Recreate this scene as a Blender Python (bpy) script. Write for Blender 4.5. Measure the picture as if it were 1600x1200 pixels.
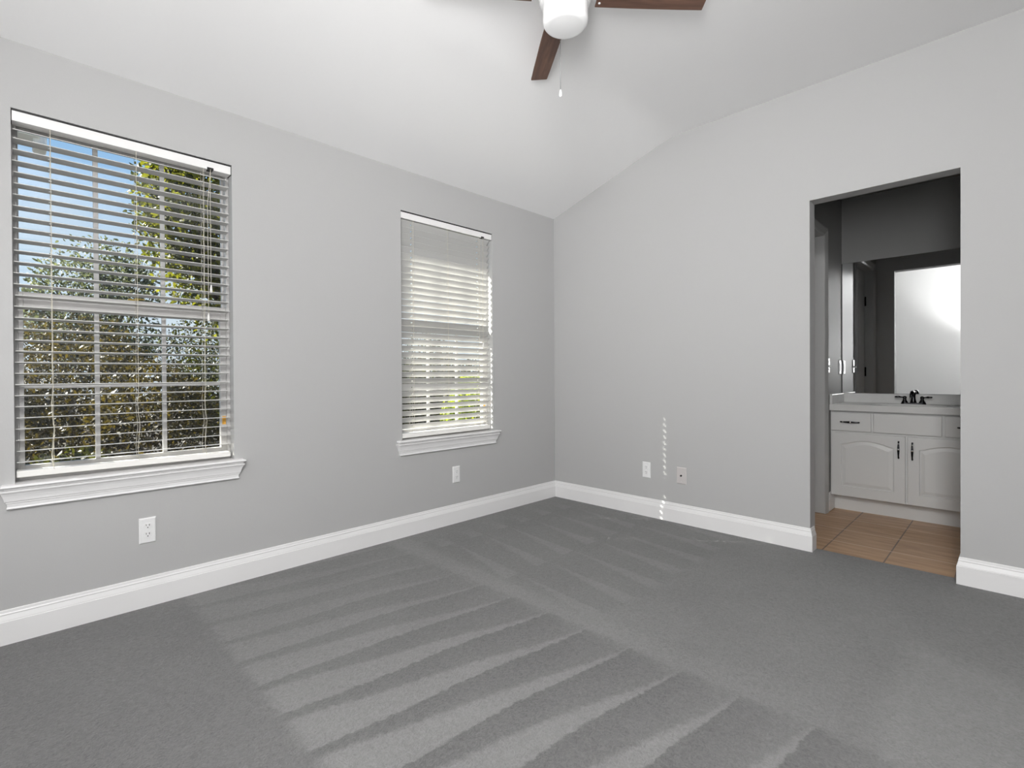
import bpy, math, random
import numpy as np
from mathutils import Matrix, Vector

for _o in list(bpy.data.objects):
    bpy.data.objects.remove(_o)
SC = bpy.context.scene
COL = SC.collection
R = math.radians

# ------------------------------------------------------------------ camera
F_PX, YAW, ROLL, HY = 786.47, 0.786069, -0.005772, 590.695
CAM = (2.7882, -3.2986, 1.04)
PITCH = -0.006676
cam_data = bpy.data.cameras.new('camera')
cam_data.sensor_fit = 'HORIZONTAL'
cam_data.sensor_width = 36.0
cam_data.lens = F_PX / 1600 * 36.0
cam_data.shift_y = (HY - 600) / 1600
cam_data.clip_start = 0.02
cam_data.clip_end = 200
cam = bpy.data.objects.new('camera', cam_data)
COL.objects.link(cam)
_fw = Vector((-math.sin(YAW), math.cos(YAW), 0))
_rt = Vector((math.cos(YAW), math.sin(YAW), 0))
_up = Vector((0, 0, 1))
_f2 = _fw * math.cos(PITCH) + _up * math.sin(PITCH)
_u2 = -_fw * math.sin(PITCH) + _up * math.cos(PITCH)
_c, _s = math.cos(ROLL), math.sin(ROLL)
_r3 = _rt * _c + _u2 * _s
_u3 = -_rt * _s + _u2 * _c
_m = Matrix((( _r3.x, _u3.x, -_f2.x, CAM[0]), (_r3.y, _u3.y, -_f2.y, CAM[1]), (_r3.z, _u3.z, -_f2.z, CAM[2]), (0, 0, 0, 1)))
cam.matrix_world = _m
SC.camera = cam

# ------------------------------------------------------------------ world (daylight sky) and lights
world = bpy.data.worlds.new('daylight_sky')
SC.world = world
world.use_nodes = True
_nt = world.node_tree
_nt.nodes.clear()
_out = _nt.nodes.new('ShaderNodeOutputWorld')
_bg = _nt.nodes.new('ShaderNodeBackground')
_tc = _nt.nodes.new('ShaderNodeTexCoord')
_sep = _nt.nodes.new('ShaderNodeSeparateXYZ')
_ramp = _nt.nodes.new('ShaderNodeValToRGB')
_ramp.color_ramp.elements[0].position = 0.02
_ramp.color_ramp.elements[0].color = (0.80, 0.90, 1.0, 1)
_ramp.color_ramp.elements[1].position = 0.75
_ramp.color_ramp.elements[1].color = (0.10, 0.26, 0.68, 1)
_e = _ramp.color_ramp.elements.new(0.17)
_e.color = (0.64, 0.82, 1.0, 1)
_e = _ramp.color_ramp.elements.new(0.36)
_e.color = (0.32, 0.59, 0.96, 1)
_nz = _nt.nodes.new('ShaderNodeTexNoise')
_nz.inputs['Scale'].default_value = 2.2
_nz.inputs['Detail'].default_value = 6
_cr = _nt.nodes.new('ShaderNodeValToRGB')
_cr.color_ramp.elements[0].position = 0.52
_cr.color_ramp.elements[1].position = 0.78
_mx = _nt.nodes.new('ShaderNodeMix')
_mx.data_type = 'RGBA'
_mx.inputs[7].default_value = (0.92, 0.95, 1.0, 1)
_nt.links.new(_tc.outputs['Generated'], _sep.inputs[0])
_nt.links.new(_sep.outputs['Z'], _ramp.inputs[0])
_nt.links.new(_tc.outputs['Generated'], _nz.inputs['Vector'])
_nt.links.new(_nz.outputs['Fac'], _cr.inputs[0])
_nt.links.new(_cr.outputs[0], _mx.inputs[0])
_nt.links.new(_ramp.outputs[0], _mx.inputs[6])
_nt.links.new(_mx.outputs[2], _bg.inputs[0])
_bg.inputs[1].default_value = 1.0
_nt.links.new(_bg.outputs[0], _out.inputs[0])

SUN_DIR = Vector((0.781, 0.625, -0.784)).normalized()       # direction the sunlight travels
_sun = bpy.data.lights.new('sun', 'SUN')
_sun.energy = 26.0
_sun.angle = R(0.53)
_sun.color = (1.0, 0.94, 0.84)
sun = bpy.data.objects.new('sun', _sun)
COL.objects.link(sun)
sun.rotation_euler = SUN_DIR.to_track_quat('-Z', 'Y').to_euler()
sun.location = (-8, -8, 10)


def area(name, loc, target, sx, sy, power, color=(1, 1, 1), spread=180):
    l = bpy.data.lights.new(name, 'AREA')
    l.shape = 'RECTANGLE'
    l.size, l.size_y = sx, sy
    l.energy = power
    l.color = color
    l.spread = R(spread)
    o = bpy.data.objects.new(name, l)
    COL.objects.link(o)
    o.location = loc
    o.rotation_euler = (Vector(target) - Vector(loc)).to_track_quat('-Z', 'Y').to_euler()
    return o


# flash bounced off the back of the room, behind the camera, then added fills
area('bounced_flash', (3.0, -3.94, 2.1), (1.6, 0.0, 1.4), 0.7, 0.8, 15, (1.0, 0.995, 0.99))
area('bounced_flash_from_wall', (3.0, -3.94, 1.4), (1.6, 0.0, 1.4), 0.7, 0.8, 38, (1.0, 0.995, 0.99))
area('bounced_flash_from_ceiling', (3.0, -3.9, 2.55), (1.5, -1.0, 0.0), 0.7, 0.25, 57, (1.0, 0.995, 0.99))
area('ceiling_fill', (2.75, -3.85, 0.75), (2.2, -2.6, 2.75), 0.8, 0.8, 8.0, (1.0, 0.998, 1.0), 100)  # added fill aimed up to brighten the ceiling
area('far_ceiling_fill', (2.75, -3.9, 1.3), (0.5, -0.3, 2.55), 0.7, 0.7, 4.2, (1.0, 0.998, 1.0), 60)  # added narrow fill for the far end of the ceiling
area('far_corner_fill', (2.75, -3.9, 1.6), (0.4, -0.2, 1.6), 0.7, 0.7, 1.8, (1.0, 0.998, 1.0), 60)  # added narrow fill that lifts the far corner
area('side_fill', (0.75, -3.94, 1.2), (1.5, 0.0, 1.0), 0.7, 1.0, 6.0, (1.0, 0.998, 1.0))  # added fill from the back left, evens out the wall tones
_sp = bpy.data.lights.new('flash_on_back_wall', 'SPOT')
_sp.energy = 75
_sp.spot_size = R(70)
_sp.spot_blend = 0.5
_sp.shadow_soft_size = 0.06
spot = bpy.data.objects.new('flash_on_back_wall', _sp)
COL.objects.link(spot)
spot.location = (2.9, -3.0, 1.55)
spot.rotation_euler = (Vector((2.5, -4.0, 2.3)) - spot.location).to_track_quat('-Z', 'Y').to_euler()

vs = SC.view_settings
SC.display_settings.display_device = 'sRGB'
vs.view_transform = 'Standard'
vs.look = 'None'
vs.exposure = 0.0
vs.gamma = 1.0
vs.use_curve_mapping = False
SC.cycles.max_bounces = 12
SC.cycles.diffuse_bounces = 6
SC.cycles.transparent_max_bounces = 24


# ------------------------------------------------------------------ materials
def new_mat(name):
    m = bpy.data.materials.new(name)
    m.use_nodes = True
    nt = m.node_tree
    return m, nt, nt.nodes['Principled BSDF']


def mat(name, color, rough=0.5, metal=0.0, bump=0.0, scale=200.0, detail=3.0, var=0.0, vscale=3.0, spec=0.5, coat=0.0):
    """Principled paint / plastic / metal with a fine procedural bump and slight tonal variation."""
    m, nt, b = new_mat(name)
    c4 = (*color, 1)
    b.inputs['Base Color'].default_value = c4
    b.inputs['Roughness'].default_value = rough
    b.inputs['Metallic'].default_value = metal
    b.inputs['Specular IOR Level'].default_value = spec
    b.inputs['Coat Weight'].default_value = coat
    tc = nt.nodes.new('ShaderNodeTexCoord')
    if bump > 0:
        n = nt.nodes.new('ShaderNodeTexNoise')
        n.inputs['Scale'].default_value = scale
        n.inputs['Detail'].default_value = detail
        bp = nt.nodes.new('ShaderNodeBump')
        bp.inputs['Strength'].default_value = bump
        bp.inputs['Distance'].default_value = 0.002
        nt.links.new(tc.outputs['Object'], n.inputs['Vector'])
        nt.links.new(n.outputs['Fac'], bp.inputs['Height'])
        nt.links.new(bp.outputs[0], b.inputs['Normal'])
    if var > 0:
        n2 = nt.nodes.new('ShaderNodeTexNoise')
        n2.inputs['Scale'].default_value = vscale
        n2.inputs['Detail'].default_value = 4
        r = nt.nodes.new('ShaderNodeValToRGB')
        r.color_ramp.elements[0].position = 0.3
        r.color_ramp.elements[1].position = 0.7
        r.color_ramp.elements[0].color = (*[c * (1 - var) for c in color], 1)
        r.color_ramp.elements[1].color = (*[min(1, c * (1 + var)) for c in color], 1)
        nt.links.new(tc.outputs['Object'], n2.inputs['Vector'])
        nt.links.new(n2.outputs['Fac'], r.inputs[0])
        nt.links.new(r.outputs[0], b.inputs['Base Color'])
    return m


def math_node(nt, op, a, b=None, c=None, clamp=False):
    n = nt.nodes.new('ShaderNodeMath')
    n.operation = op
    n.use_clamp = clamp
    for i, v in enumerate((a, b, c)):
        if v is None:
            continue
        if isinstance(v, (int, float)):
            n.inputs[i].default_value = v
        else:
            nt.links.new(v, n.inputs[i])
    return n.outputs[0]


def smooth(nt, v, lo, hi):
    n = nt.nodes.new('ShaderNodeMapRange')
    n.interpolation_type = 'SMOOTHSTEP'
    n.inputs['From Min'].default_value = lo
    n.inputs['From Max'].default_value = hi
    if isinstance(v, (int, float)):
        n.inputs['Value'].default_value = v
    else:
        nt.links.new(v, n.inputs['Value'])
    return n.outputs['Result']


def carpet_material():
    """Grey cut-pile carpet; the vacuum cleaner has combed the pile into wedges."""
    m, nt, b = new_mat('grey_carpet')
    tc = nt.nodes.new('ShaderNodeTexCoord')
    sep = nt.nodes.new('ShaderNodeSeparateXYZ')
    # wobble the coordinates a little so the nap lines are not ruler-straight
    wn = nt.nodes.new('ShaderNodeTexNoise')
    wn.inputs['Scale'].default_value = 38.0
    wn.inputs['Detail'].default_value = 5
    nt.links.new(tc.outputs['Object'], wn.inputs['Vector'])
    wv = nt.nodes.new('ShaderNodeVectorMath')
    wv.operation = 'MULTIPLY_ADD'
    nt.links.new(wn.outputs['Color'], wv.inputs[0])
    wv.inputs[1].default_value = (0.035, 0.035, 0)
    nt.links.new(tc.outputs['Object'], wv.inputs[2])
    nt.links.new(wv.outputs[0], sep.inputs[0])
    lw = nt.nodes.new('ShaderNodeTexNoise')
    lw.inputs['Scale'].default_value = 1.2
    lw.inputs['Detail'].default_value = 1
    nt.links.new(tc.outputs['Object'], lw.inputs['Vector'])
    warp = math_node(nt, 'MULTIPLY', math_node(nt, 'SUBTRACT', lw.outputs['Fac'], 0.5), 0.09)
    X = math_node(nt, 'ADD', math_node(nt, 'SUBTRACT', sep.outputs['X'], 0.0175), warp)
    Y = math_node(nt, 'SUBTRACT', sep.outputs['Y'], 0.0175)
    # band A: wedges between y = -2.71 and y = -1.65, tips at the upper line
    ya = math_node(nt, 'ADD', Y, 1.70)
    xs = math_node(nt, 'MULTIPLY_ADD', ya, -0.131, X)
    u = math_node(nt, 'FRACT', math_node(nt, 'DIVIDE', math_node(nt, 'SUBTRACT', xs, 1.335 - 0.207 * 10), 0.207))
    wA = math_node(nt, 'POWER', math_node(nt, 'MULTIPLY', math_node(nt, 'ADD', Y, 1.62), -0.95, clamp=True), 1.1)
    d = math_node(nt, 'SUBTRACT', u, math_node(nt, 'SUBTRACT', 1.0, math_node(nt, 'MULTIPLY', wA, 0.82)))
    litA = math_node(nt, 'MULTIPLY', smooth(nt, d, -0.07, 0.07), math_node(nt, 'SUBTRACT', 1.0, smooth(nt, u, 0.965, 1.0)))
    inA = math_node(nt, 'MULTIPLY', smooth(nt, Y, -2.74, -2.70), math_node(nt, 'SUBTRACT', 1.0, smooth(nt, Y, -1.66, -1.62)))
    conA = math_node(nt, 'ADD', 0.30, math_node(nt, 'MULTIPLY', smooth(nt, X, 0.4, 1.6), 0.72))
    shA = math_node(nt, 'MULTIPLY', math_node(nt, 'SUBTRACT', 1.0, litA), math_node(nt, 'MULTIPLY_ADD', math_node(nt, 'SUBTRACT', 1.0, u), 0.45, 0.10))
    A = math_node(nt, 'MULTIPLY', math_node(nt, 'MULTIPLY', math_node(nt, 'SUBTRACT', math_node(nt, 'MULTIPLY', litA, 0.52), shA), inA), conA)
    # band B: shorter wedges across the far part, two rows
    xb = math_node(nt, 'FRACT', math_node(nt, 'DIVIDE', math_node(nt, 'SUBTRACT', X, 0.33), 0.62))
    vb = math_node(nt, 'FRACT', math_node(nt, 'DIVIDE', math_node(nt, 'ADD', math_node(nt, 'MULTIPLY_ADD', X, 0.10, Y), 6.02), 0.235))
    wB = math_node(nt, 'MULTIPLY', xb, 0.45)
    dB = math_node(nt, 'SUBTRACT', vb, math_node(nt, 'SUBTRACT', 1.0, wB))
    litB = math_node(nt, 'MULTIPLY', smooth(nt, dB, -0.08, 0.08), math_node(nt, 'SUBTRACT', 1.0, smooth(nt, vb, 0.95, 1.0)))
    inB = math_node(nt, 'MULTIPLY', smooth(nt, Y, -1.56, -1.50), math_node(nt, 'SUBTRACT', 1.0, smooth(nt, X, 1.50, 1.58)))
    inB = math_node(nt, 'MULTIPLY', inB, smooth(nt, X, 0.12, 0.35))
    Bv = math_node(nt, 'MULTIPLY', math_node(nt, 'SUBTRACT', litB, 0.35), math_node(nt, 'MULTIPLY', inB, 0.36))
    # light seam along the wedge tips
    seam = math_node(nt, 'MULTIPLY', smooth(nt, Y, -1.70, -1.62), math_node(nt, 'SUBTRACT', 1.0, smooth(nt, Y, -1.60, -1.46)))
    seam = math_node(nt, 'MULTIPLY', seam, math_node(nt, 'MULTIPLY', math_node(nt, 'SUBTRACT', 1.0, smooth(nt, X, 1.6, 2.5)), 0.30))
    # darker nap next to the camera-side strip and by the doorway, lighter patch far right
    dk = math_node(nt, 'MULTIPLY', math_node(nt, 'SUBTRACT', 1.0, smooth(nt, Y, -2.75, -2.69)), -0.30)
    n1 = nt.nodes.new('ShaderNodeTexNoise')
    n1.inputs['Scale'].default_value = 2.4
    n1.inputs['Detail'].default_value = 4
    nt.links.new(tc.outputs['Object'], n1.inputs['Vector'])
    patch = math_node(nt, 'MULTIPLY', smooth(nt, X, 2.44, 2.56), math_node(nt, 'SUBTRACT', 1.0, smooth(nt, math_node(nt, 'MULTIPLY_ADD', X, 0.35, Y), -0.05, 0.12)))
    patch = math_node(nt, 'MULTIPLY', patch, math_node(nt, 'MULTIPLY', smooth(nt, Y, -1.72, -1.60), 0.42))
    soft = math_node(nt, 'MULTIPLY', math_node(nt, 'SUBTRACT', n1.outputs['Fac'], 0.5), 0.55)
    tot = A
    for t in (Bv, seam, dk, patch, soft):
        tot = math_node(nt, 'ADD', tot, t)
    # individual tufts
    n2 = nt.nodes.new('ShaderNodeTexNoise')
    n2.inputs['Scale'].default_value = 75
    n2.inputs['Detail'].default_value = 3
    n2.inputs['Roughness'].default_value = 0.65
    n2.inputs['Distortion'].default_value = 1.6
    nt.links.new(tc.outputs['Object'], n2.inputs['Vector'])
    n3 = nt.nodes.new('ShaderNodeTexNoise')
    n3.inputs['Scale'].default_value = 28
    n3.inputs['Detail'].default_value = 6
    n3.inputs['Distortion'].default_value = 2.2
    nt.links.new(tc.outputs['Object'], n3.inputs['Vector'])
    tuft = math_node(nt, 'ADD', math_node(nt, 'MULTIPLY', math_node(nt, 'SUBTRACT', n2.outputs['Fac'], 0.5), 1.9),
                     math_node(nt, 'MULTIPLY', math_node(nt, 'SUBTRACT', n3.outputs['Fac'], 0.5), 0.7))
    tot = math_node(nt, 'ADD', tot, tuft)
    val = math_node(nt, 'MULTIPLY_ADD', tot, 0.080, 0.166)
    val = math_node(nt, 'MAXIMUM', val, 0.03)
    cmb = nt.nodes.new('ShaderNodeCombineColor')
    nt.links.new(val, cmb.inputs[0])
    nt.links.new(math_node(nt, 'MULTIPLY', val, 0.995), cmb.inputs[1])
    nt.links.new(math_node(nt, 'MULTIPLY', val, 0.985), cmb.inputs[2])
    nt.links.new(cmb.outputs[0], b.inputs['Base Color'])
    b.inputs['Roughness'].default_value = 0.95
    b.inputs['Specular IOR Level'].default_value = 0.1
    b.inputs['Sheen Weight'].default_value = 0.15
    b.inputs['Sheen Roughness'].default_value = 0.6
    bp = nt.nodes.new('ShaderNodeBump')
    bp.inputs['Strength'].default_value = 0.55
    bp.inputs['Distance'].default_value = 0.010
    hh = math_node(nt, 'ADD', n2.outputs['Fac'], math_node(nt, 'MULTIPLY', n3.outputs['Fac'], 0.6))
    nt.links.new(hh, bp.inputs['Height'])
    nt.links.new(bp.outputs[0], b.inputs['Normal'])
    return m


def tile_material():
    m, nt, b = new_mat('tan_floor_tile')
    tc = nt.nodes.new('ShaderNodeTexCoord')
    sep = nt.nodes.new('ShaderNodeSeparateXYZ')
    nt.links.new(tc.outputs['Object'], sep.inputs[0])

    def line(v, off, pitch, half):
        f = math_node(nt, 'FRACT', math_node(nt, 'DIVIDE', math_node(nt, 'SUBTRACT', v, off), pitch))
        a = math_node(nt, 'ABSOLUTE', math_node(nt, 'SUBTRACT', f, 0.5))
        return math_node(nt, 'GREATER_THAN', a, 0.5 - half / pitch)
    gx = line(sep.outputs['X'], 1.98 - 0.295 * 8, 0.295, 0.0035)
    gy = line(sep.outputs['Y'], 0.33 - 0.295 * 8, 0.295, 0.0045)
    mp = nt.nodes.new('ShaderNodeMapping')
    mp.inputs['Scale'].default_value = (1.5, 9, 1)
    nt.links.new(tc.outputs['Object'], mp.inputs['Vector'])
    n = nt.nodes.new('ShaderNodeTexNoise')
    n.inputs['Scale'].default_value = 3
    n.inputs['Detail'].default_value = 6
    nt.links.new(mp.outputs[0], n.inputs['Vector'])
    r = nt.nodes.new('ShaderNodeValToRGB')
    r.color_ramp.elements[0].position = 0.3
    r.color_ramp.elements[1].position = 0.72
    r.color_ramp.elements[0].color = (0.36, 0.20, 0.095, 1)
    r.color_ramp.elements[1].color = (0.56, 0.36, 0.205, 1)
    nt.links.new(n.outputs['Fac'], r.inputs[0])
    m1 = nt.nodes.new('ShaderNodeMix')
    m1.data_type = 'RGBA'
    m1.inputs[7].default_value = (0.13, 0.085, 0.055, 1)
    nt.links.new(gx, m1.inputs[0])
    nt.links.new(r.outputs[0], m1.inputs[6])
    m2 = nt.nodes.new('ShaderNodeMix')
    m2.data_type = 'RGBA'
    m2.inputs[7].default_value = (0.66, 0.52, 0.40, 1)
    nt.links.new(math_node(nt, 'MULTIPLY', gy, 1.0), m2.inputs[0])
    nt.links.new(m1.outputs[2], m2.inputs[6])
    nt.links.new(m2.outputs[2], b.inputs['Base Color'])
    b.inputs['Roughness'].default_value = 0.32
    bp = nt.nodes.new('ShaderNodeBump')
    bp.inputs['Strength'].default_value = 0.4
    bp.inputs['Distance'].default_value = 0.003
    nt.links.new(math_node(nt, 'SUBTRACT', 1.0, math_node(nt, 'MAXIMUM', gx, gy)), bp.inputs['Height'])
    nt.links.new(bp.outputs[0], b.inputs['Normal'])
    return m


def wood_material(name, dark, light, axis_scale=(2.0, 26.0, 26.0)):
    m, nt, b = new_mat(name)
    tc = nt.nodes.new('ShaderNodeTexCoord')
    mp = nt.nodes.new('ShaderNodeMapping')
    mp.inputs['Scale'].default_value = axis_scale
    nt.links.new(tc.outputs['Object'], mp.inputs['Vector'])
    n = nt.nodes.new('ShaderNodeTexNoise')
    n.inputs['Scale'].default_value = 1.6
    n.inputs['Detail'].default_value = 8
    n.inputs['Roughness'].default_value = 0.6
    n.inputs['Distortion'].default_value = 0.8
    nt.links.new(mp.outputs[0], n.inputs['Vector'])
    r = nt.nodes.new('ShaderNodeValToRGB')
    r.color_ramp.elements[0].position = 0.32
    r.color_ramp.elements[1].position = 0.68
    r.color_ramp.elements[0].color = (*dark, 1)
    r.color_ramp.elements[1].color = (*light, 1)
    nt.links.new(n.outputs['Fac'], r.inputs[0])
    nt.links.new(r.outputs[0], b.inputs['Base Color'])
    b.inputs['Roughness'].default_value = 0.45
    return m


def glass_material(name, tint=(0.93, 0.95, 0.95)):
    """Thin window glass: clear transmission plus a Fresnel reflection."""
    m = bpy.data.materials.new(name)
    m.use_nodes = True
    nt = m.node_tree
    nt.nodes.clear()
    o = nt.nodes.new('ShaderNodeOutputMaterial')
    t = nt.nodes.new('ShaderNodeBsdfTransparent')
    t.inputs[0].default_value = (*tint, 1)
    g = nt.nodes.new('ShaderNodeBsdfGlossy')
    g.inputs['Roughness'].default_value = 0.02
    fr = nt.nodes.new('ShaderNodeFresnel')
    gn = nt.nodes.new('ShaderNodeNewGeometry')
    nt.links.new(math_node(nt, 'MULTIPLY_ADD', gn.outputs['Backfacing'], 1 / 1.45 - 1.45, 1.45), fr.inputs['IOR'])
    mx = nt.nodes.new('ShaderNodeMixShader')
    nt.links.new(fr.outputs[0], mx.inputs[0])
    nt.links.new(t.outputs[0], mx.inputs[1])
    nt.links.new(g.outputs[0], mx.inputs[2])
    nt.links.new(mx.outputs[0], o.inputs[0])
    return m


def leaf_material(name, dark, light, trans=0.35):
    m = bpy.data.materials.new(name)
    m.use_nodes = True
    nt = m.node_tree
    nt.nodes.clear()
    o = nt.nodes.new('ShaderNodeOutputMaterial')
    geo = nt.nodes.new('ShaderNodeNewGeometry')
    r = nt.nodes.new('ShaderNodeValToRGB')
    r.color_ramp.elements[0].color = (*dark, 1)
    r.color_ramp.elements[1].color = (*light, 1)
    nt.links.new(geo.outputs['Random Per Island'], r.inputs[0])
    p = nt.nodes.new('ShaderNodeBsdfPrincipled')
    p.inputs['Roughness'].default_value = 0.5
    p.inputs['Specular IOR Level'].default_value = 0.3
    nt.links.new(r.outputs[0], p.inputs['Base Color'])
    t = nt.nodes.new('ShaderNodeBsdfTranslucent')
    hs = nt.nodes.new('ShaderNodeHueSaturation')
    hs.inputs['Value'].default_value = 2.2
    hs.inputs['Saturation'].default_value = 1.15
    nt.links.new(r.outputs[0], hs.inputs['Color'])
    nt.links.new(hs.outputs[0], t.inputs[0])
    mx = nt.nodes.new('ShaderNodeMixShader')
    mx.inputs[0].default_value = trans
    nt.links.new(p.outputs[0], mx.inputs[1])
    nt.links.new(t.outputs[0], mx.inputs[2])
    nt.links.new(mx.outputs[0], o.inputs[0])
    return m


M = dict(
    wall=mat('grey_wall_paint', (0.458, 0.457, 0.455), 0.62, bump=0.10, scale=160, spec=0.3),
    bath=mat('dimmed_wall_paint', (0.28, 0.28, 0.275), 0.5, bump=0.08, scale=160),  # room wall paint, darkened in colour for the bathroom's dimness
    ceiling=mat('white_ceiling_paint', (0.88, 0.877, 0.878), 0.8, bump=0.18, scale=45, detail=5, spec=0.2),
    trim=mat('white_trim_paint', (0.80, 0.795, 0.795), 0.33, bump=0.02, scale=60),
    carpet=carpet_material(),
    tile=tile_material(),
    blind=mat('white_faux_wood', (0.82, 0.81, 0.78), 0.42, bump=0.03, scale=90),
    slat=mat('dimmed_white_faux_wood', (0.57, 0.565, 0.55), 0.5, bump=0.03, scale=90),  # white slats, greyed in colour to look unlit
    rail=mat('white_steel_rail', (0.83, 0.82, 0.815), 0.35),
    vinyl=mat('white_window_vinyl', (0.52, 0.51, 0.50), 0.4, bump=0.01, scale=40),
    cord=mat('ivory_cord', (0.70, 0.66, 0.56), 0.8, bump=0.2, scale=700),
    black=mat('black_plastic_and_gap_shade', (0.012, 0.012, 0.012), 0.5),  # cord locks, and the painted shade gap around the head rails
    brass=mat('brass_latch', (0.55, 0.40, 0.10), 0.35, metal=1.0),
    glass=glass_material('window_glass'),
    plate=mat('white_outlet_plastic', (0.80, 0.80, 0.80), 0.3),
    beige=mat('almond_plate_plastic', (0.58, 0.55, 0.54), 0.35),
    slot=mat('dark_slot', (0.03, 0.03, 0.03), 0.6),
    steel=mat('brushed_steel', (0.30, 0.30, 0.30), 0.36, metal=1.0),
    sticker=mat('orange_sticker', (0.80, 0.42, 0.06), 0.5, var=0.25, vscale=90),
    cabinet=mat('white_cabinet_paint', (0.62, 0.62, 0.61), 0.38, bump=0.02, scale=60),
    counter=mat('cultured_marble', (0.60, 0.60, 0.59), 0.22, var=0.03, vscale=9),
    chrome=mat('black_chrome', (0.045, 0.045, 0.048), 0.14, metal=1.0),
    ring=mat('polished_ring', (0.85, 0.85, 0.85), 0.12, metal=1.0),
    mirror=mat('mirror_silver', (0.86, 0.87, 0.87), 0.0, metal=1.0),
    fan_white=mat('white_fan_enamel', (0.86, 0.86, 0.86), 0.3),
    globe=mat('opal_glass', (0.93, 0.93, 0.93), 0.25, spec=0.5),
    walnut=wood_material('walnut_blade', (0.085, 0.042, 0.028), (0.20, 0.105, 0.07)),
    bark=mat('grey_brown_bark', (0.10, 0.075, 0.055), 0.9, bump=0.8, scale=30, var=0.4, vscale=12),
    leaf_near=leaf_material('olive_leaf', (0.014, 0.020, 0.005), (0.135, 0.135, 0.024), 0.42),
    leaf_dark=leaf_material('dark_green_leaf', (0.006, 0.009, 0.002), (0.046, 0.048, 0.009), 0.30),
    leaf_brown=leaf_material('olive_brown_leaf', (0.010, 0.009, 0.003), (0.062, 0.048, 0.013), 0.30),
    leaf_pale=leaf_material('pale_grey_green_leaf', (0.025, 0.032, 0.015), (0.11, 0.12, 0.06), 0.35),
    leaf_lime=leaf_material('lime_green_leaf', (0.11, 0.15, 0.016), (0.32, 0.37, 0.05), 0.5),
    stucco=mat('pale_stucco', (0.66, 0.65, 0.60), 0.9, bump=0.4, scale=120),
    soffit=mat('white_soffit', (0.78, 0.78, 0.76), 0.6),
    ground=mat('garden_mulch', (0.022, 0.018, 0.012), 0.95, bump=0.9, scale=60, var=0.45, vscale=8),
    shingle=mat('grey_shingle', (0.16, 0.15, 0.14), 0.95, bump=0.6, scale=80, var=0.2, vscale=20),
    doorpaint=mat('white_door_paint', (0.40, 0.40, 0.395), 0.3),
)


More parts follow.
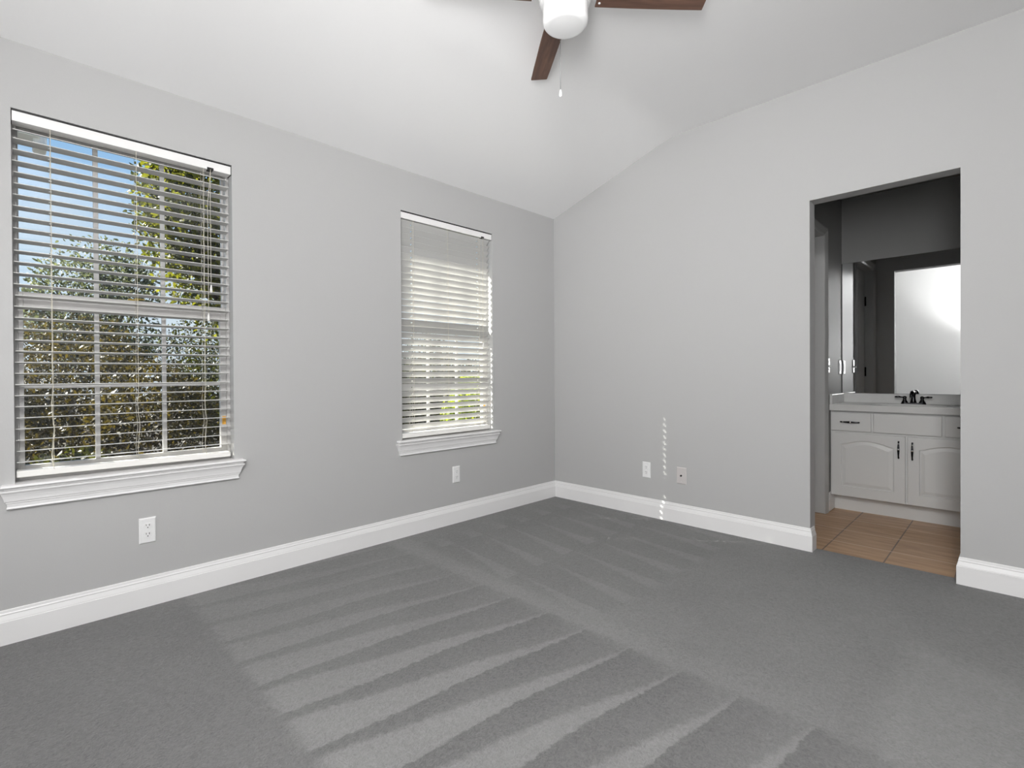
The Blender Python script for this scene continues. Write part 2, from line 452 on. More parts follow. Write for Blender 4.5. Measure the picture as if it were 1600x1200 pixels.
# ------------------------------------------------------------------ mesh helpers
class MB:
    """Collects vertices and faces for one mesh."""

    def __init__(self):
        self.v, self.f, self.s = [], [], []

    def add(self, verts, faces, smooth=False):
        o = len(self.v)
        self.v.extend(tuple(p) for p in verts)
        self.f.extend([tuple(i + o for i in q) for q in faces])
        self.s.extend([smooth] * len(faces))

    def box(self, x0, x1, y0, y1, z0, z1, xf=None):
        vs = [(x, y, z) for x in (x0, x1) for y in (y0, y1) for z in (z0, z1)]
        if xf:
            vs = [xf(p) for p in vs]
        self.add(vs, [(0, 1, 3, 2), (4, 6, 7, 5), (0, 4, 5, 1), (2, 3, 7, 6), (0, 2, 6, 4), (1, 5, 7, 3)])

    def tube(self, pts, rad, n=10, caps=True, smooth=True):
        """Round tube along a polyline; rad may be a list (a taper)."""
        pts = [Vector(p) for p in pts]
        rads = rad if isinstance(rad, (list, tuple)) else [rad] * len(pts)
        vs, fs = [], []
        t0 = (pts[1] - pts[0]).normalized()
        ref = Vector((0, 0, 1)) if abs(t0.z) < 0.9 else Vector((1, 0, 0))
        a = t0.cross(ref).normalized()
        for i, p in enumerate(pts):
            if i == 0:
                t = t0
            elif i == len(pts) - 1:
                t = (pts[i] - pts[i - 1]).normalized()
            else:
                t = (pts[i + 1] - pts[i - 1]).normalized()
            a = (a - t * a.dot(t)).normalized()
            b = t.cross(a)
            for k in range(n):
                th = 2 * math.pi * k / n
                vs.append(p + (a * math.cos(th) + b * math.sin(th)) * rads[i])
        for i in range(len(pts) - 1):
            for k in range(n):
                k2 = (k + 1) % n
                fs.append((i * n + k, i * n + k2, (i + 1) * n + k2, (i + 1) * n + k))
        self.add(vs, fs, smooth)
        if caps:
            o = len(self.v) - len(vs)
            self.f.append(tuple(o + k for k in reversed(range(n))))
            self.f.append(tuple(o + (len(pts) - 1) * n + k for k in range(n)))
            self.s += [False, False]

    def lathe(self, prof, c=(0, 0, 0), n=32, axis='z', smooth=True, xf=None):
        """Turned body: prof = [(radius, height)]."""
        vs, fs = [], []
        for r, h in prof:
            for k in range(n):
                th = 2 * math.pi * k / n
                a, b = r * math.cos(th), r * math.sin(th)
                p = {'z': (a, b, h), 'x': (h, a, b), 'y': (b, h, a)}[axis]
                p = (p[0] + c[0], p[1] + c[1], p[2] + c[2])
                vs.append(xf(p) if xf else p)
        for i in range(len(prof) - 1):
            for k in range(n):
                k2 = (k + 1) % n
                fs.append((i * n + k, i * n + k2, (i + 1) * n + k2, (i + 1) * n + k))
        fs.append(tuple(reversed(range(n))))
        fs.append(tuple((len(prof) - 1) * n + k for k in range(n)))
        self.add(vs, fs, smooth)

    def grid_plate(self, us, ws, holes, t0, t1, xf):
        """Slab cut on a grid: cells of us x ws, minus holes (u0,u1,w0,w1); thickness t0..t1; xf(u,w,t) -> point."""
        us, ws = sorted(set(us)), sorted(set(ws))
        nu, nw = len(us) - 1, len(ws) - 1

        def solid(i, j):
            if i < 0 or j < 0 or i >= nu or j >= nw:
                return False
            cu, cw = (us[i] + us[i + 1]) / 2, (ws[j] + ws[j + 1]) / 2
            return not any(h[0] < cu < h[1] and h[2] < cw < h[3] for h in holes)
        idx, vs, fs = {}, [], []

        def V(i, j, k):
            key = (i, j, k)
            if key not in idx:
                idx[key] = len(vs)
                vs.append(xf(us[i], ws[j], t1 if k else t0))
            return idx[key]
        for i in range(nu):
            for j in range(nw):
                if not solid(i, j):
                    continue
                fs.append((V(i, j, 1), V(i + 1, j, 1), V(i + 1, j + 1, 1), V(i, j + 1, 1)))
                fs.append((V(i, j, 0), V(i, j + 1, 0), V(i + 1, j + 1, 0), V(i + 1, j, 0)))
                if not solid(i - 1, j):
                    fs.append((V(i, j, 0), V(i, j, 1), V(i, j + 1, 1), V(i, j + 1, 0)))
                if not solid(i + 1, j):
                    fs.append((V(i + 1, j, 0), V(i + 1, j + 1, 0), V(i + 1, j + 1, 1), V(i + 1, j, 1)))
                if not solid(i, j - 1):
                    fs.append((V(i, j, 0), V(i + 1, j, 0), V(i + 1, j, 1), V(i, j, 1)))
                if not solid(i, j + 1):
                    fs.append((V(i, j + 1, 0), V(i, j + 1, 1), V(i + 1, j + 1, 1), V(i + 1, j + 1, 0)))
        self.add(vs, fs)

    def sweep(self, prof, path_pts, normals, caps=True):
        """Moulding: prof = [(out, z)]; per path point a ground normal that 'out' is measured along (mitres included)."""
        n = len(prof)
        vs, fs = [], []
        for p, nn in zip(path_pts, normals):
            for o, z in prof:
                vs.append((p[0] + nn[0] * o, p[1] + nn[1] * o, z))
        for i in range(len(path_pts) - 1):
            for k in range(n - 1):
                fs.append((i * n + k, (i + 1) * n + k, (i + 1) * n + k + 1, i * n + k + 1))
        if caps:
            fs.append(tuple(range(n)))
            fs.append(tuple((len(path_pts) - 1) * n + k for k in reversed(range(n))))
        self.add(vs, fs)

    def build(self, name, material, parent=None, bevel=0.0, segs=2, origin=None, fix=True):
        me = bpy.data.meshes.new(name)
        vs = self.v
        loc = Vector((0, 0, 0))
        if origin is not None:
            loc = Vector(origin)
            vs = [(p[0] - loc.x, p[1] - loc.y, p[2] - loc.z) for p in vs]
        me.from_pydata(vs, [], self.f)
        me.polygons.foreach_set('use_smooth', self.s)
        me.update()
        if fix:
            import bmesh
            bm = bmesh.new()
            bm.from_mesh(me)
            bmesh.ops.recalc_face_normals(bm, faces=bm.faces)
            bm.to_mesh(me)
            bm.free()
        me.materials.append(material)
        o = bpy.data.objects.new(name, me)
        COL.objects.link(o)
        o.location = loc
        if parent is not None:
            o.parent = parent
        if bevel > 0:
            md = o.modifiers.new('edge_softening', 'BEVEL')
            md.width = bevel
            md.segments = segs
            md.limit_method = 'ANGLE'
            md.angle_limit = R(40)
        return o


def tag(o, label=None, cat=None, group=None, kind=None):
    if label:
        o['label'] = label
    if cat:
        o['category'] = cat
    if group:
        o['group'] = group
    if kind:
        o['kind'] = kind
    return o


def empty(name, loc, **kw):
    o = bpy.data.objects.new(name, None)
    o.empty_display_size = 0.05
    COL.objects.link(o)
    o.location = loc
    return tag(o, **kw)


def struct(o, label, cat):
    return tag(o, label, cat, kind='structure')


def copy_thing(root, loc, rot_z, label, group=None):
    r = root.copy()
    COL.objects.link(r)
    r.location = loc
    r.rotation_euler = (0, 0, rot_z)
    r['label'] = label
    if group:
        r['group'] = group
    for ch in list(root.children):
        c = ch.copy()
        COL.objects.link(c)
        c.parent = r
        for g in list(ch.children):
            d = g.copy()
            COL.objects.link(d)
            d.parent = c
    return r


# ------------------------------------------------------------------ the room shell
ZL, ZF, KX = 2.364, 2.703, 1.085         # ceiling height at the window wall, flat ceiling height, kink
ROOM_X, BACK_Y = 3.4, -4.0
D0, D1, DH = 1.94, 2.596, 2.041          # doorway
WT, WB = 2.101, 0.600                    # window opening top and bottom (under the stool)
W1 = (-3.286, -2.498)
W2 = (-1.514, -0.717)
BX, BY, BXR = 1.785, 1.50, 2.72          # bathroom: side wall, mirror wall, far side wall

b = MB()
b.grid_plate([BACK_Y - 0.1, W1[0], W1[1], W2[0], W2[1], 0.1], [-0.05, WB, WT, 2.75],
             [(W1[0], W1[1], WB, WT), (W2[0], W2[1], WB, WT)], -0.15, 0.0, lambda u, w, t: (t, u, w))
struct(b.build('wall_left', M['wall']), 'grey painted wall with two blind-covered windows', 'wall')
b = MB()
b.grid_plate([0.0, D0, D1, ROOM_X + 0.1], [-0.05, DH, 2.9], [(D0, D1, -1, DH)], 0.0, 0.1, lambda u, w, t: (u, t, w))
struct(b.build('wall_right', M['wall']), 'grey painted wall with the open bathroom doorway', 'wall')
b = MB()
b.box(0.0, ROOM_X + 0.1, BACK_Y - 0.1, BACK_Y, -0.05, 2.9)
struct(b.build('wall_back', mat('white_wall_paint', (0.80, 0.80, 0.795), 0.6, bump=0.1, scale=160)), 'white wall behind the camera, seen in the bathroom mirror', 'wall')
b = MB()
b.box(ROOM_X, ROOM_X + 0.1, BACK_Y, 0.0, -0.05, 2.9)
struct(b.build('wall_side', M['wall']), 'grey painted wall on the camera side of the room', 'wall')

b = MB()
SL = (ZF - ZL) / KX
bend = []
for k in range(9):                      # slightly eased bend between slope and flat
    q = k / 8
    a_, c_ = KX - 0.10, KX + 0.10
    x_ = (1 - q) ** 2 * a_ + 2 * q * (1 - q) * KX + q * q * c_
    z_ = (1 - q) ** 2 * (ZL + SL * a_) + 2 * q * (1 - q) * ZF + q * q * ZF
    bend.append((x_, z_))
prof = [(-0.0, ZL)] + bend + [(ROOM_X, ZF), (ROOM_X, ZF + 0.12), (KX - 0.03, ZF + 0.12), (0.0, ZL + 0.13)]
n = len(prof)
vs_ = [(x, y, z) for y in (BACK_Y, 0.0) for x, z in prof]
b.add(vs_, [tuple(range(n)), tuple(reversed(range(n, 2 * n)))] + [(i, i + n, (i + 1) % n + n, (i + 1) % n) for i in range(n)])
struct(b.build('ceiling', M['ceiling']), 'white ceiling sloping down to the window wall', 'ceiling')

b = MB()
b.box(0.0, ROOM_X, BACK_Y, 0.0, -0.05, 0.0)
b.box(D0, D1, 0.0, 0.075, -0.05, 0.0)
struct(b.build('floor', M['carpet']), 'dark grey cut-pile carpet with vacuum marks', 'carpet')

# bathroom shell
b = MB()
b.box(BX - 0.1, BXR + 0.1, 0.075, BY + 0.1, -0.06, -0.004)
struct(b.build('floor_bathroom', M['tile']), 'tan ceramic tile floor in the bathroom', 'floor')
b = MB()
b.grid_plate([0.1, 0.22, 0.965, BY + 0.1], [-0.05, 2.06, 2.44], [(0.22, 0.965, -1, 2.06)], BX - 0.1, BX, lambda u, w, t: (t, u, w))
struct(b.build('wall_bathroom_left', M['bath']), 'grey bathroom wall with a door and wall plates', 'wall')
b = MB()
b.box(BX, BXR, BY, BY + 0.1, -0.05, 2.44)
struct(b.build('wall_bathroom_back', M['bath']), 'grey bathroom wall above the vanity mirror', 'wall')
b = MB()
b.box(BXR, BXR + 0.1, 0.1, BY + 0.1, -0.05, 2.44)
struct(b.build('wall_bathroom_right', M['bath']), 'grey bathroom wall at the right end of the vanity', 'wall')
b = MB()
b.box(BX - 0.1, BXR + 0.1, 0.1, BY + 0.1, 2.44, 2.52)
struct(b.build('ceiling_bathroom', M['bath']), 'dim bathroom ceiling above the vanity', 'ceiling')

# baseboards
BB = [(0.0, 0.0), (0.015, 0.0), (0.015, 0.089), (0.0130, 0.091), (0.0130, 0.094), (0.0075, 0.113), (0.0085, 0.1155), (0.0085, 0.118),
      (0.0060, 0.122), (0.0050, 0.131), (0.0035, 0.133), (0.0, 0.133)]
b = MB()
b.sweep(BB, [(0, BACK_Y, 0), (0, 0, 0)], [(1, 0), (1, -1)])
struct(b.build('baseboard_left', M['trim']), 'white moulded baseboard under the windows', 'baseboard')
b = MB()
b.sweep(BB, [(0, 0, 0), (D0, 0, 0), (D0, 0.07, 0)], [(1, -1), (1, -1), (1, 0)])
struct(b.build('baseboard_right', M['trim']), 'white baseboard from the corner to the doorway', 'baseboard')
b = MB()
b.sweep(BB, [(D1, 0.07, 0), (D1, 0, 0), (ROOM_X, 0, 0)], [(-1, 0), (-1, -1), (0, -1)])
struct(b.build('baseboard_doorway', M['trim']), 'white baseboard on the far side of the doorway', 'baseboard')
b = MB()
b.sweep(BB, [(BX, 1.035, 0), (BX, 1.20, 0)], [(1, 0), (1, 0)])
struct(b.build('baseboard_bathroom', M['trim']), 'short baseboard beside the vanity', 'baseboard')

# bathroom side door with casing
d = struct(empty('door_1', (BX, 0.59, 0)), 'closed white door with casing in the bathroom side wall', 'door')


def rel(mb, origin):
    """Shift collected geometry so that it sits under a parent at origin."""
    mb.v = [(p[0] - origin[0], p[1] - origin[1], p[2] - origin[2]) for p in mb.v]
    return mb


CAS = [(0.0, 0.0), (0.0, 0.006), (0.010, 0.010), (0.014, 0.008), (0.040, 0.015), (0.052, 0.017), (0.060, 0.014), (0.060, 0.0)]
b = MB()
yi0, yi1, zt = 0.225, 0.965, 2.055
nP = len(CAS)
vs_ = []
for (py, pz, sy, sz) in ((yi0, -0.004, -1, 0), (yi0, zt, -1, 1), (yi1, zt, 1, 1), (yi1, -0.004, 1, 0)):
    for w, t in CAS:
        vs_.append((BX + t, py + sy * w, pz + sz * w))
fs_ = []
for i in range(3):
    for k in range(nP - 1):
        fs_.append((i * nP + k, (i + 1) * nP + k, (i + 1) * nP + k + 1, i * nP + k + 1))
b.add(vs_, fs_)
rel(b, (BX, 0.59, 0)).build('casing', M['doorpaint'], d)
b = MB()
b.box(BX - 0.099, BX - 0.066, 0.235, 0.955, 0.008, 2.045)
for (z0, z1) in ((0.20, 0.90), (1.05, 1.90)):
    for (y0, y1) in ((0.33, 0.55), (0.64, 0.86)):
        b.box(BX - 0.068, BX - 0.060, y0, y1, z0, z1)
rel(b, (BX, 0.59, 0)).build('slab', M['doorpaint'], d, bevel=0.003)
for hz in (0.3, 1.05, 1.75):
    b = MB()
    b.tube([(BX - 0.059, 0.240, hz - 0.045), (BX - 0.059, 0.240, hz + 0.045)], 0.007)
    rel(b, (BX, 0.59, 0)).build('hinge', M['chrome'], d)


b = MB()
b.box(BX - 0.1, BX + 0.004, 0.958, 0.9645, 0.0, 2.058)
b.box(BX - 0.1, BX + 0.004, 0.2205, 0.228, 0.0, 2.058)
b.box(BX - 0.1, BX + 0.004, 0.228, 0.958, 2.0500, 2.0595)
rel(b, (BX, 0.59, 0)).build('jamb', M['doorpaint'], d, bevel=0.001)

# ------------------------------------------------------------------ windows (frame, sashes, panes, muntins, stool, apron)
def make_window(name, y0, y1, label, sticker):
    base = (0.0, (y0 + y1) / 2, 0.622)
    w = struct(empty(name, base), label, 'window')

    def bx(nm, boxes, m, par=w, bevel=0.0015):
        mb = MB()
        for q in boxes:
            mb.box(*q)
        return rel(mb, base).build(nm, m, par, bevel)
    zb = 0.622
    g = 0.014
    # outer frame
    bx('frame', [(-0.135, -0.062, y0, y0 + g, zb, WT), (-0.135, -0.062, y1 - g, y1, zb, WT),
                 (-0.135, -0.062, y0 + g, y1 - g, WT - 0.02, WT), (-0.135, -0.062, y0 + g, y1 - g, zb, zb + 0.014)], M['vinyl'])
    # upper sash (outer track)
    u0, u1 = y0 + g, y1 - g
    gu0, gu1 = y0 + 0.016, y1 - 0.022
    up = bx('upper_sash', [(-0.125, -0.103, u0, gu0 + 0.004, 1.345, WT - 0.02), (-0.125, -0.103, gu1, u1, 1.345, WT - 0.02),
                           (-0.125, -0.103, gu0, gu1, 2.062, WT - 0.02), (-0.125, -0.103, gu0, gu1, 1.345, 1.388)], M['vinyl'])
    span = u1 - u0
    for k in (1, 2):
        yc = y0 + (0.266 if k == 1 else 0.514) * span / 0.760
        bx('muntin', [(-0.121, -0.107, yc - 0.009, yc + 0.009, 1.386, 2.064)], M['vinyl'], up)
    bx('glass_pane', [(-0.1155, -0.1125, gu0 - 0.001, gu1 + 0.001, 1.386, 2.064)], M['glass'], up, 0)
    # lower sash (inner track)
    gl0, gl1 = y0 + 0.030, y1 - 0.040
    lo = bx('lower_sash', [(-0.100, -0.072, u0, gl0, zb + 0.014, 1.390), (-0.100, -0.072, gl1, u1, zb + 0.014, 1.390),
                           (-0.100, -0.072, gl0, gl1, 1.330, 1.390), (-0.100, -0.068, gl0, gl1, 1.366, 1.374),
                           (-0.100, -0.072, gl0, gl1, zb + 0.014, 0.680)], M['vinyl'])
    for k in (1, 2):
        yc = y0 + (0.263 if k == 1 else 0.511) * span / 0.760
        bx('muntin', [(-0.096, -0.080, yc - 0.0085, yc + 0.0085, 0.678, 1.332)], M['vinyl'], lo)
    bx('muntin', [(-0.0955, -0.0805, gl0 - 0.001, gl1 + 0.001, 0.994, 1.011)], M['vinyl'], lo)
    bx('glass_pane', [(-0.0895, -0.0865, gl0 - 0.001, gl1 + 0.001, 0.678, 1.332)], M['glass'], lo, 0)
    yl = (y0 + y1) / 2 + 0.01
    bx('latch', [(-0.100, -0.074, yl - 0.030, yl + 0.010, 1.389, 1.397), (-0.092, -0.080, yl - 0.005, yl + 0.035, 1.396, 1.402)], M['brass'], lo)
    if sticker:
        bx('sticker', [(-0.0722, -0.0708, y1 - 0.034, y1 - 0.018, 0.795, 0.838)], M['sticker'], lo, 0)
    # stool with horns
    mb = MB()
    sh = 0.042
    mb.box(-0.066, 0.0, y0, y1, 0.600, 0.622)
    pf = [(0.0, 0.600), (0.030, 0.600), (0.036, 0.604), (0.036, 0.607), (0.041, 0.609), (0.046, 0.614), (0.045, 0.619), (0.040, 0.622), (0.0, 0.622)]
    ya, yb = y0 - sh + 0.046, y1 + sh - 0.046
    mb.sweep(pf, [(0, ya, 0), (0, ya, 0), (0, yb, 0), (0, yb, 0)], [(0, -1), (1, -1), (1, 1), (0, 1)], caps=False)
    st = rel(mb, base).build('stool', M['trim'], w)
    # apron with mitred returns
    pa = [(0.0, 0.600), (0.036, 0.600), (0.036, 0.594), (0.031, 0.588), (0.0265, 0.578), (0.023, 0.566), (0.021, 0.556), (0.0175, 0.553),
          (0.0175, 0.549), (0.0145, 0.546), (0.0125, 0.533), (0.0145, 0.531), (0.0155, 0.528), (0.0145, 0.525), (0.0, 0.525)]
    ya, yb = y0 - 0.010, y1 - 0.010
    mb = MB()
    mb.sweep(pa, [(0, ya, 0), (0, ya, 0), (0, yb + 0.012, 0), (0, yb + 0.012, 0)], [(0, -1), (1, -1), (1, 1), (0, 1)], caps=False)
    rel(mb, base).build('apron', M['trim'], w)
    return w


make_window('window_1', *W1, 'larger-looking sash window with open blind and garden view', True)
make_window('window_2', *W2, 'sash window nearer the room corner with nearly closed blind', True)


# ------------------------------------------------------------------ venetian blinds
def make_blind(y0, y1, label, ladders, lift, cord_y, tilt, z_first, pitch, z_last, first_tilt, odd, rail_zs, cord_ends, sides):
    """tilt: room-side edge raised, in degrees; odd: {slat index: tilt}."""
    base = (-0.033, (y0 + y1) / 2, WT)
    t = empty('venetian_blind', base, label=label, cat='window blind', group='white venetian blinds in the windows')
    L = lambda mb: rel(mb, base)
    ya, yb = y0 + 0.003, y1 - 0.004
    # steel head rail: open channel with folded lips
    mb = MB()
    mb.box(-0.0065, -0.0050, ya, yb, 2.054, 2.093)
    mb.box(-0.0600, -0.0585, ya, yb, 2.054, 2.093)
    mb.box(-0.0585, -0.0065, ya, yb, 2.054, 2.0555)
    mb.box(-0.0120, -0.0065, ya, yb, 2.0915, 2.093)
    mb.box(-0.0600, -0.0065, ya, ya + 0.0015, 2.0555, 2.0915)
    mb.box(-0.0600, -0.0065, yb - 0.0015, yb, 2.0555, 2.0915)
    L(mb).build('head_rail', M['rail'], t)
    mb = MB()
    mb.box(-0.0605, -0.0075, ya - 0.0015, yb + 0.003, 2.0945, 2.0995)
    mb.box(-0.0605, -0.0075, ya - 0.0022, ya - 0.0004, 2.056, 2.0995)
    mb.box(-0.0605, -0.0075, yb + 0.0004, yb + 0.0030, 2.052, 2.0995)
    L(mb).build('gap_shade_strip', M['black'], t)  # black strip and end plates stand in for the shade in the gap
    # tilter / cord lock notch
    mb = MB()
    mb.box(-0.0062, -0.0042, cord_y - 0.014, cord_y + 0.014, 2.0535, 2.064)
    mb.box(-0.030, -0.0062, cord_y - 0.012, cord_y + 0.012, 2.050, 2.054)
    L(mb).build('cord_lock', M['black'], t)
    # slats with routed cord holes
    zs = []
    z = z_first
    while z > z_last:
        zs.append(z)
        z -= pitch
    mb = MB()
    W, T = 0.025, 0.00145
    sa, sb = y0 + sides[0], y1 - sides[1]
    for i, z in enumerate(zs):
        a = R(first_tilt if i == 0 else odd.get(i, tilt) + random.uniform(-0.7, 0.7))
        ca, sn = math.cos(a), math.sin(a)
        jy = random.uniform(-0.002, 0.002)
        us = [sa + jy, sb + jy]
        holes = []
        for ly in ladders:
            if ly not in lift:
                continue
            us += [ly - 0.0052, ly + 0.0052]
            holes.append((ly - 0.0052, ly + 0.0052, -0.0048, 0.0048))
        mb.grid_plate(us, [-W, -0.0048, 0.0048, W], holes, -T, T,
                      lambda u, w, tt, z=z, ca=ca, sn=sn: (-0.033 + w * ca - tt * sn, u, z + w * sn + tt * ca))
    L(mb).build('slat_panel', M['slat'], t)
    # bottom rail
    mb = MB()
    (zl0, zl1), (zr0, zr1) = rail_zs
    mb.v += [(x, y, zz) for x in (-0.058, -0.008) for y, za, zb_ in ((sa, zl0, zl1), (sb, zr0, zr1)) for zz in (za, zb_)]
    mb.f += [(0, 1, 3, 2), (4, 6, 7, 5), (0, 4, 5, 1), (2, 3, 7, 6), (0, 2, 6, 4), (1, 5, 7, 3)]
    mb.s += [False] * 6
    L(mb).build('bottom_rail', M['blind'], t, bevel=0.003)
    zmid = (zl1 + zr1) / 2
    # ladder cords: front and rear strings with rungs under every slat, and the lift cord through the holes
    for ly in ladders:
        mb = MB()
        for dx in (-0.0265, 0.0265):
            pts = [(-0.033 + dx, ly + 0.004 * math.sin(k * 1.7) * (1 if k > 20 else 0.2), 2.054 - (2.054 - zmid) * k / 26) for k in range(27)]
            mb.tube(pts, 0.0009, n=5)
        for i, z in enumerate(zs):
            a = R(first_tilt if i == 0 else odd.get(i, tilt))
            ca, sn = math.cos(a), math.sin(a)
            mb.tube([(-0.033 - 0.0262 * ca, ly + 0.002, z - 0.0262 * sn - 0.0026), (-0.033 + 0.0262 * ca, ly + 0.002, z + 0.0262 * sn - 0.0026)], 0.0006, n=4)
        L(mb).build('ladder_cord', M['cord'], t)
        if ly not in lift:
            continue
        mb = MB()
        mb.tube([(-0.033, ly + 0.0022, 2.056), (-0.033, ly + 0.0022, zmid)], 0.0007, n=5)
        L(mb).build('lift_cord', M['cord'], t)
    # hanging pull cords with tassels
    for cy, zend in cord_ends:
        mb = MB()
        mb.tube([(-0.0025, cord_y + (cy - cord_y) * min(1, k / 3), 2.055 - (2.055 - zend) * k / 12) for k in range(13)], 0.0010, n=6)
        pc = L(mb).build('pull_cord', M['cord'], t)
        mb = MB()
        mb.lathe([(0.0015, 0.0), (0.0035, -0.006), (0.0055, -0.024), (0.0062, -0.036), (0.004, -0.040)], (-0.0025, cy, zend), n=12)
        L(mb).build('tassel', M['blind'], pc)
    return t


random.seed(5)
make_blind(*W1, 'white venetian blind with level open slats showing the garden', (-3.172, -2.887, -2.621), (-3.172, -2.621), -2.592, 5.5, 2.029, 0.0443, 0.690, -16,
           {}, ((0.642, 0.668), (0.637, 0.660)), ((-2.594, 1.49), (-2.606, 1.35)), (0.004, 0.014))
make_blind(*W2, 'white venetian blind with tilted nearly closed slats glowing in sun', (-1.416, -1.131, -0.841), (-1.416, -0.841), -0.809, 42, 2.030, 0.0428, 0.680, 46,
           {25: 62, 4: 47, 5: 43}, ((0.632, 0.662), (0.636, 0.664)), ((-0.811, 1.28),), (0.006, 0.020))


# ------------------------------------------------------------------ wall plates
def plate_body(mb, w=0.064, h=0.115):
    """Bevelled cover plate in local coordinates: x along the wall, y out of the wall, z up."""
    w2, h2 = w / 2, h / 2
    lv = [(0.0, 0.0), (0.0, 0.0025), (0.0045, 0.0062)]
    vs_ = []
    for ins, out in lv:
        vs_ += [(-w2 + ins, out, -h2 + ins), (w2 - ins, out, -h2 + ins), (w2 - ins, out, h2 - ins), (-w2 + ins, out, h2 - ins)]
    fs_ = []
    for i in range(2):
        for k in range(4):
            k2 = (k + 1) % 4
            fs_.append((i * 4 + k, i * 4 + k2, (i + 1) * 4 + k2, (i + 1) * 4 + k))
    fs_ += [(3, 2, 1, 0), (8, 9, 10, 11)]
    mb.add(vs_, fs_)


def make_outlet(label, loc, rz):
    t = empty('electrical_outlet', loc, label=label, cat='outlet', group='white outlets above the baseboards')
    t.rotation_euler = (0, 0, rz)
    mb = MB()
    plate_body(mb)
    mb.build('cover_plate', M['plate'], t, bevel=0.0008)
    for zc in (0.0195, -0.0195):
        mb = MB()
        prof = []
        for k in range(24):
            th = 2 * math.pi * k / 24
            prof.append((0.0165 * math.cos(th), max(-0.0135, min(0.0135, 0.0165 * math.sin(th)))))
        nn = len(prof)
        mb.add([(x, 0.0062, zc + z) for x, z in prof] + [(x * 0.95, 0.0082, zc + z * 0.95) for x, z in prof],
               [(k, (k + 1) % nn, (k + 1) % nn + nn, k + nn) for k in range(nn)] + [tuple(range(nn, 2 * nn))])
        rc = mb.build('receptacle', M['plate'], t)
        mb = MB()
        mb.box(-0.0070, -0.0048, 0.0080, 0.0086, zc + 0.001, zc + 0.0095)
        mb.box(0.0048, 0.0068, 0.0080, 0.0086, zc + 0.002, zc + 0.0095)
        mb.lathe([(0.0024, 0.0080), (0.0024, 0.0086)], (0, 0, zc - 0.0055), n=10, axis='y', smooth=False)
        mb.build('slot', M['slot'], rc)
    mb = MB()
    mb.lathe([(0.0028, 0.006), (0.0028, 0.0072), (0.0015, 0.0078)], (0, 0, 0), n=12, axis='y')
    mb.build('screw', M['plate'], t)
    return t


# local +y must point out of the wall: left wall -> +x (rz = -90), right wall -> -y (rz = 180)
o1 = make_outlet('white duplex outlet low on the wall below the window with open blind', (0.0, -2.8605, 0.3435), R(-90))
copy_thing(o1, (0.0, -1.0765, 0.340), R(-90), 'white duplex outlet low on the wall between the nearly closed window and the corner')
copy_thing(o1, (0.876, 0.0, 0.338), R(180), 'white duplex outlet beside the almond cable plate on the doorway wall')

t = empty('cable_wall_plate', (1.148, 0.0, 0.332), label='almond cable jack plate on the doorway wall right of the outlet', cat='wall plate')
t.rotation_euler = (0, 0, R(180))
mb = MB()
plate_body(mb, 0.070, 0.115)
mb.build('cover_plate', M['beige'], t, bevel=0.0008)
mb = MB()
mb.lathe([(0.0065, 0.006), (0.0065, 0.008), (0.0047, 0.008), (0.0047, 0.017), (0.0015, 0.0172)], (0.001, 0, 0), n=12, axis='y', smooth=False)
mb.build('coaxial_jack', M['chrome'], t)
for zc in (0.042, -0.042):
    mb = MB()
    mb.lathe([(0.0028, 0.006), (0.0028, 0.0072), (0.0015, 0.0078)], (0, 0, zc), n=10, axis='y')
    mb.build('screw', M['beige'], t)

# bathroom wall plates on the side wall (local +y -> +x)
t = empty('light_switch', (BX, 1.072, 1.095), label='polished steel light switch on the bathroom side wall next to the door casing', cat='light switch')
t.rotation_euler = (0, 0, R(-90))
mb = MB()
plate_body(mb, 0.070, 0.115)
mb.build('cover_plate', M['steel'], t, bevel=0.0008)
mb = MB()
mb.box(-0.005, 0.005, 0.006, 0.020, -0.012, 0.004)
mb.build('toggle', M['plate'], t, bevel=0.002)
for zc in (0.030, -0.030):
    mb = MB()
    mb.lathe([(0.003, 0.006), (0.003, 0.0072), (0.0015, 0.0078)], (0, 0, zc), n=10, axis='y')
    mb.build('screw', M['steel'], t)
t = empty('electrical_outlet', (BX, 1.425, 1.085), label='polished steel outlet plate on the bathroom side wall against the mirror edge', cat='outlet')
t.rotation_euler = (0, 0, R(-90))
mb = MB()
plate_body(mb, 0.070, 0.115)
mb.build('cover_plate', M['steel'], t, bevel=0.0008)
mb = MB()
mb.box(-0.0165, 0.0165, 0.006, 0.0085, -0.033, 0.033)
mb.build('receptacle', M['steel'], t, bevel=0.001)


# ------------------------------------------------------------------ ceiling fan
FX, FY = 1.465, -1.652
BZ = 2.612
fan = empty('ceiling_fan', (FX, FY, ZF), label='white ceiling fan with four walnut blades and a drum light', cat='ceiling fan')
fo = (FX, FY, ZF)
mb = MB()
mb.lathe([(0.085, ZF - 0.001), (0.118, ZF - 0.006), (0.128, ZF - 0.030), (0.125, 2.640), (0.110, 2.622), (0.080, 2.616)], (FX, FY, 0), n=48)
rel(mb, fo).build('motor_housing', M['fan_white'], fan)
mb = MB()
mb.lathe([(0.070, 2.618), (0.104, 2.610), (0.107, 2.600), (0.107, 2.585), (0.098, 2.578), (0.090, 2.575)], (FX, FY, 0), n=48)
rel(mb, fo).build('light_fitter', M['fan_white'], fan)
mb = MB()
prof = [(0.090, 2.580), (0.0935, 2.572), (0.0935, 2.507)]
for k in range(1, 9):
    th = R(11.25 * k)
    prof.append((0.0655 + 0.028 * math.cos(th), 2.507 - 0.026 * math.sin(th)))
prof += [(0.050, 2.4785), (0.025, 2.4765), (0.001, 2.476)]
mb.lathe(prof, (FX, FY, 0), n=56)
rel(mb, fo).build('glass_drum_shade', M['globe'], fan)
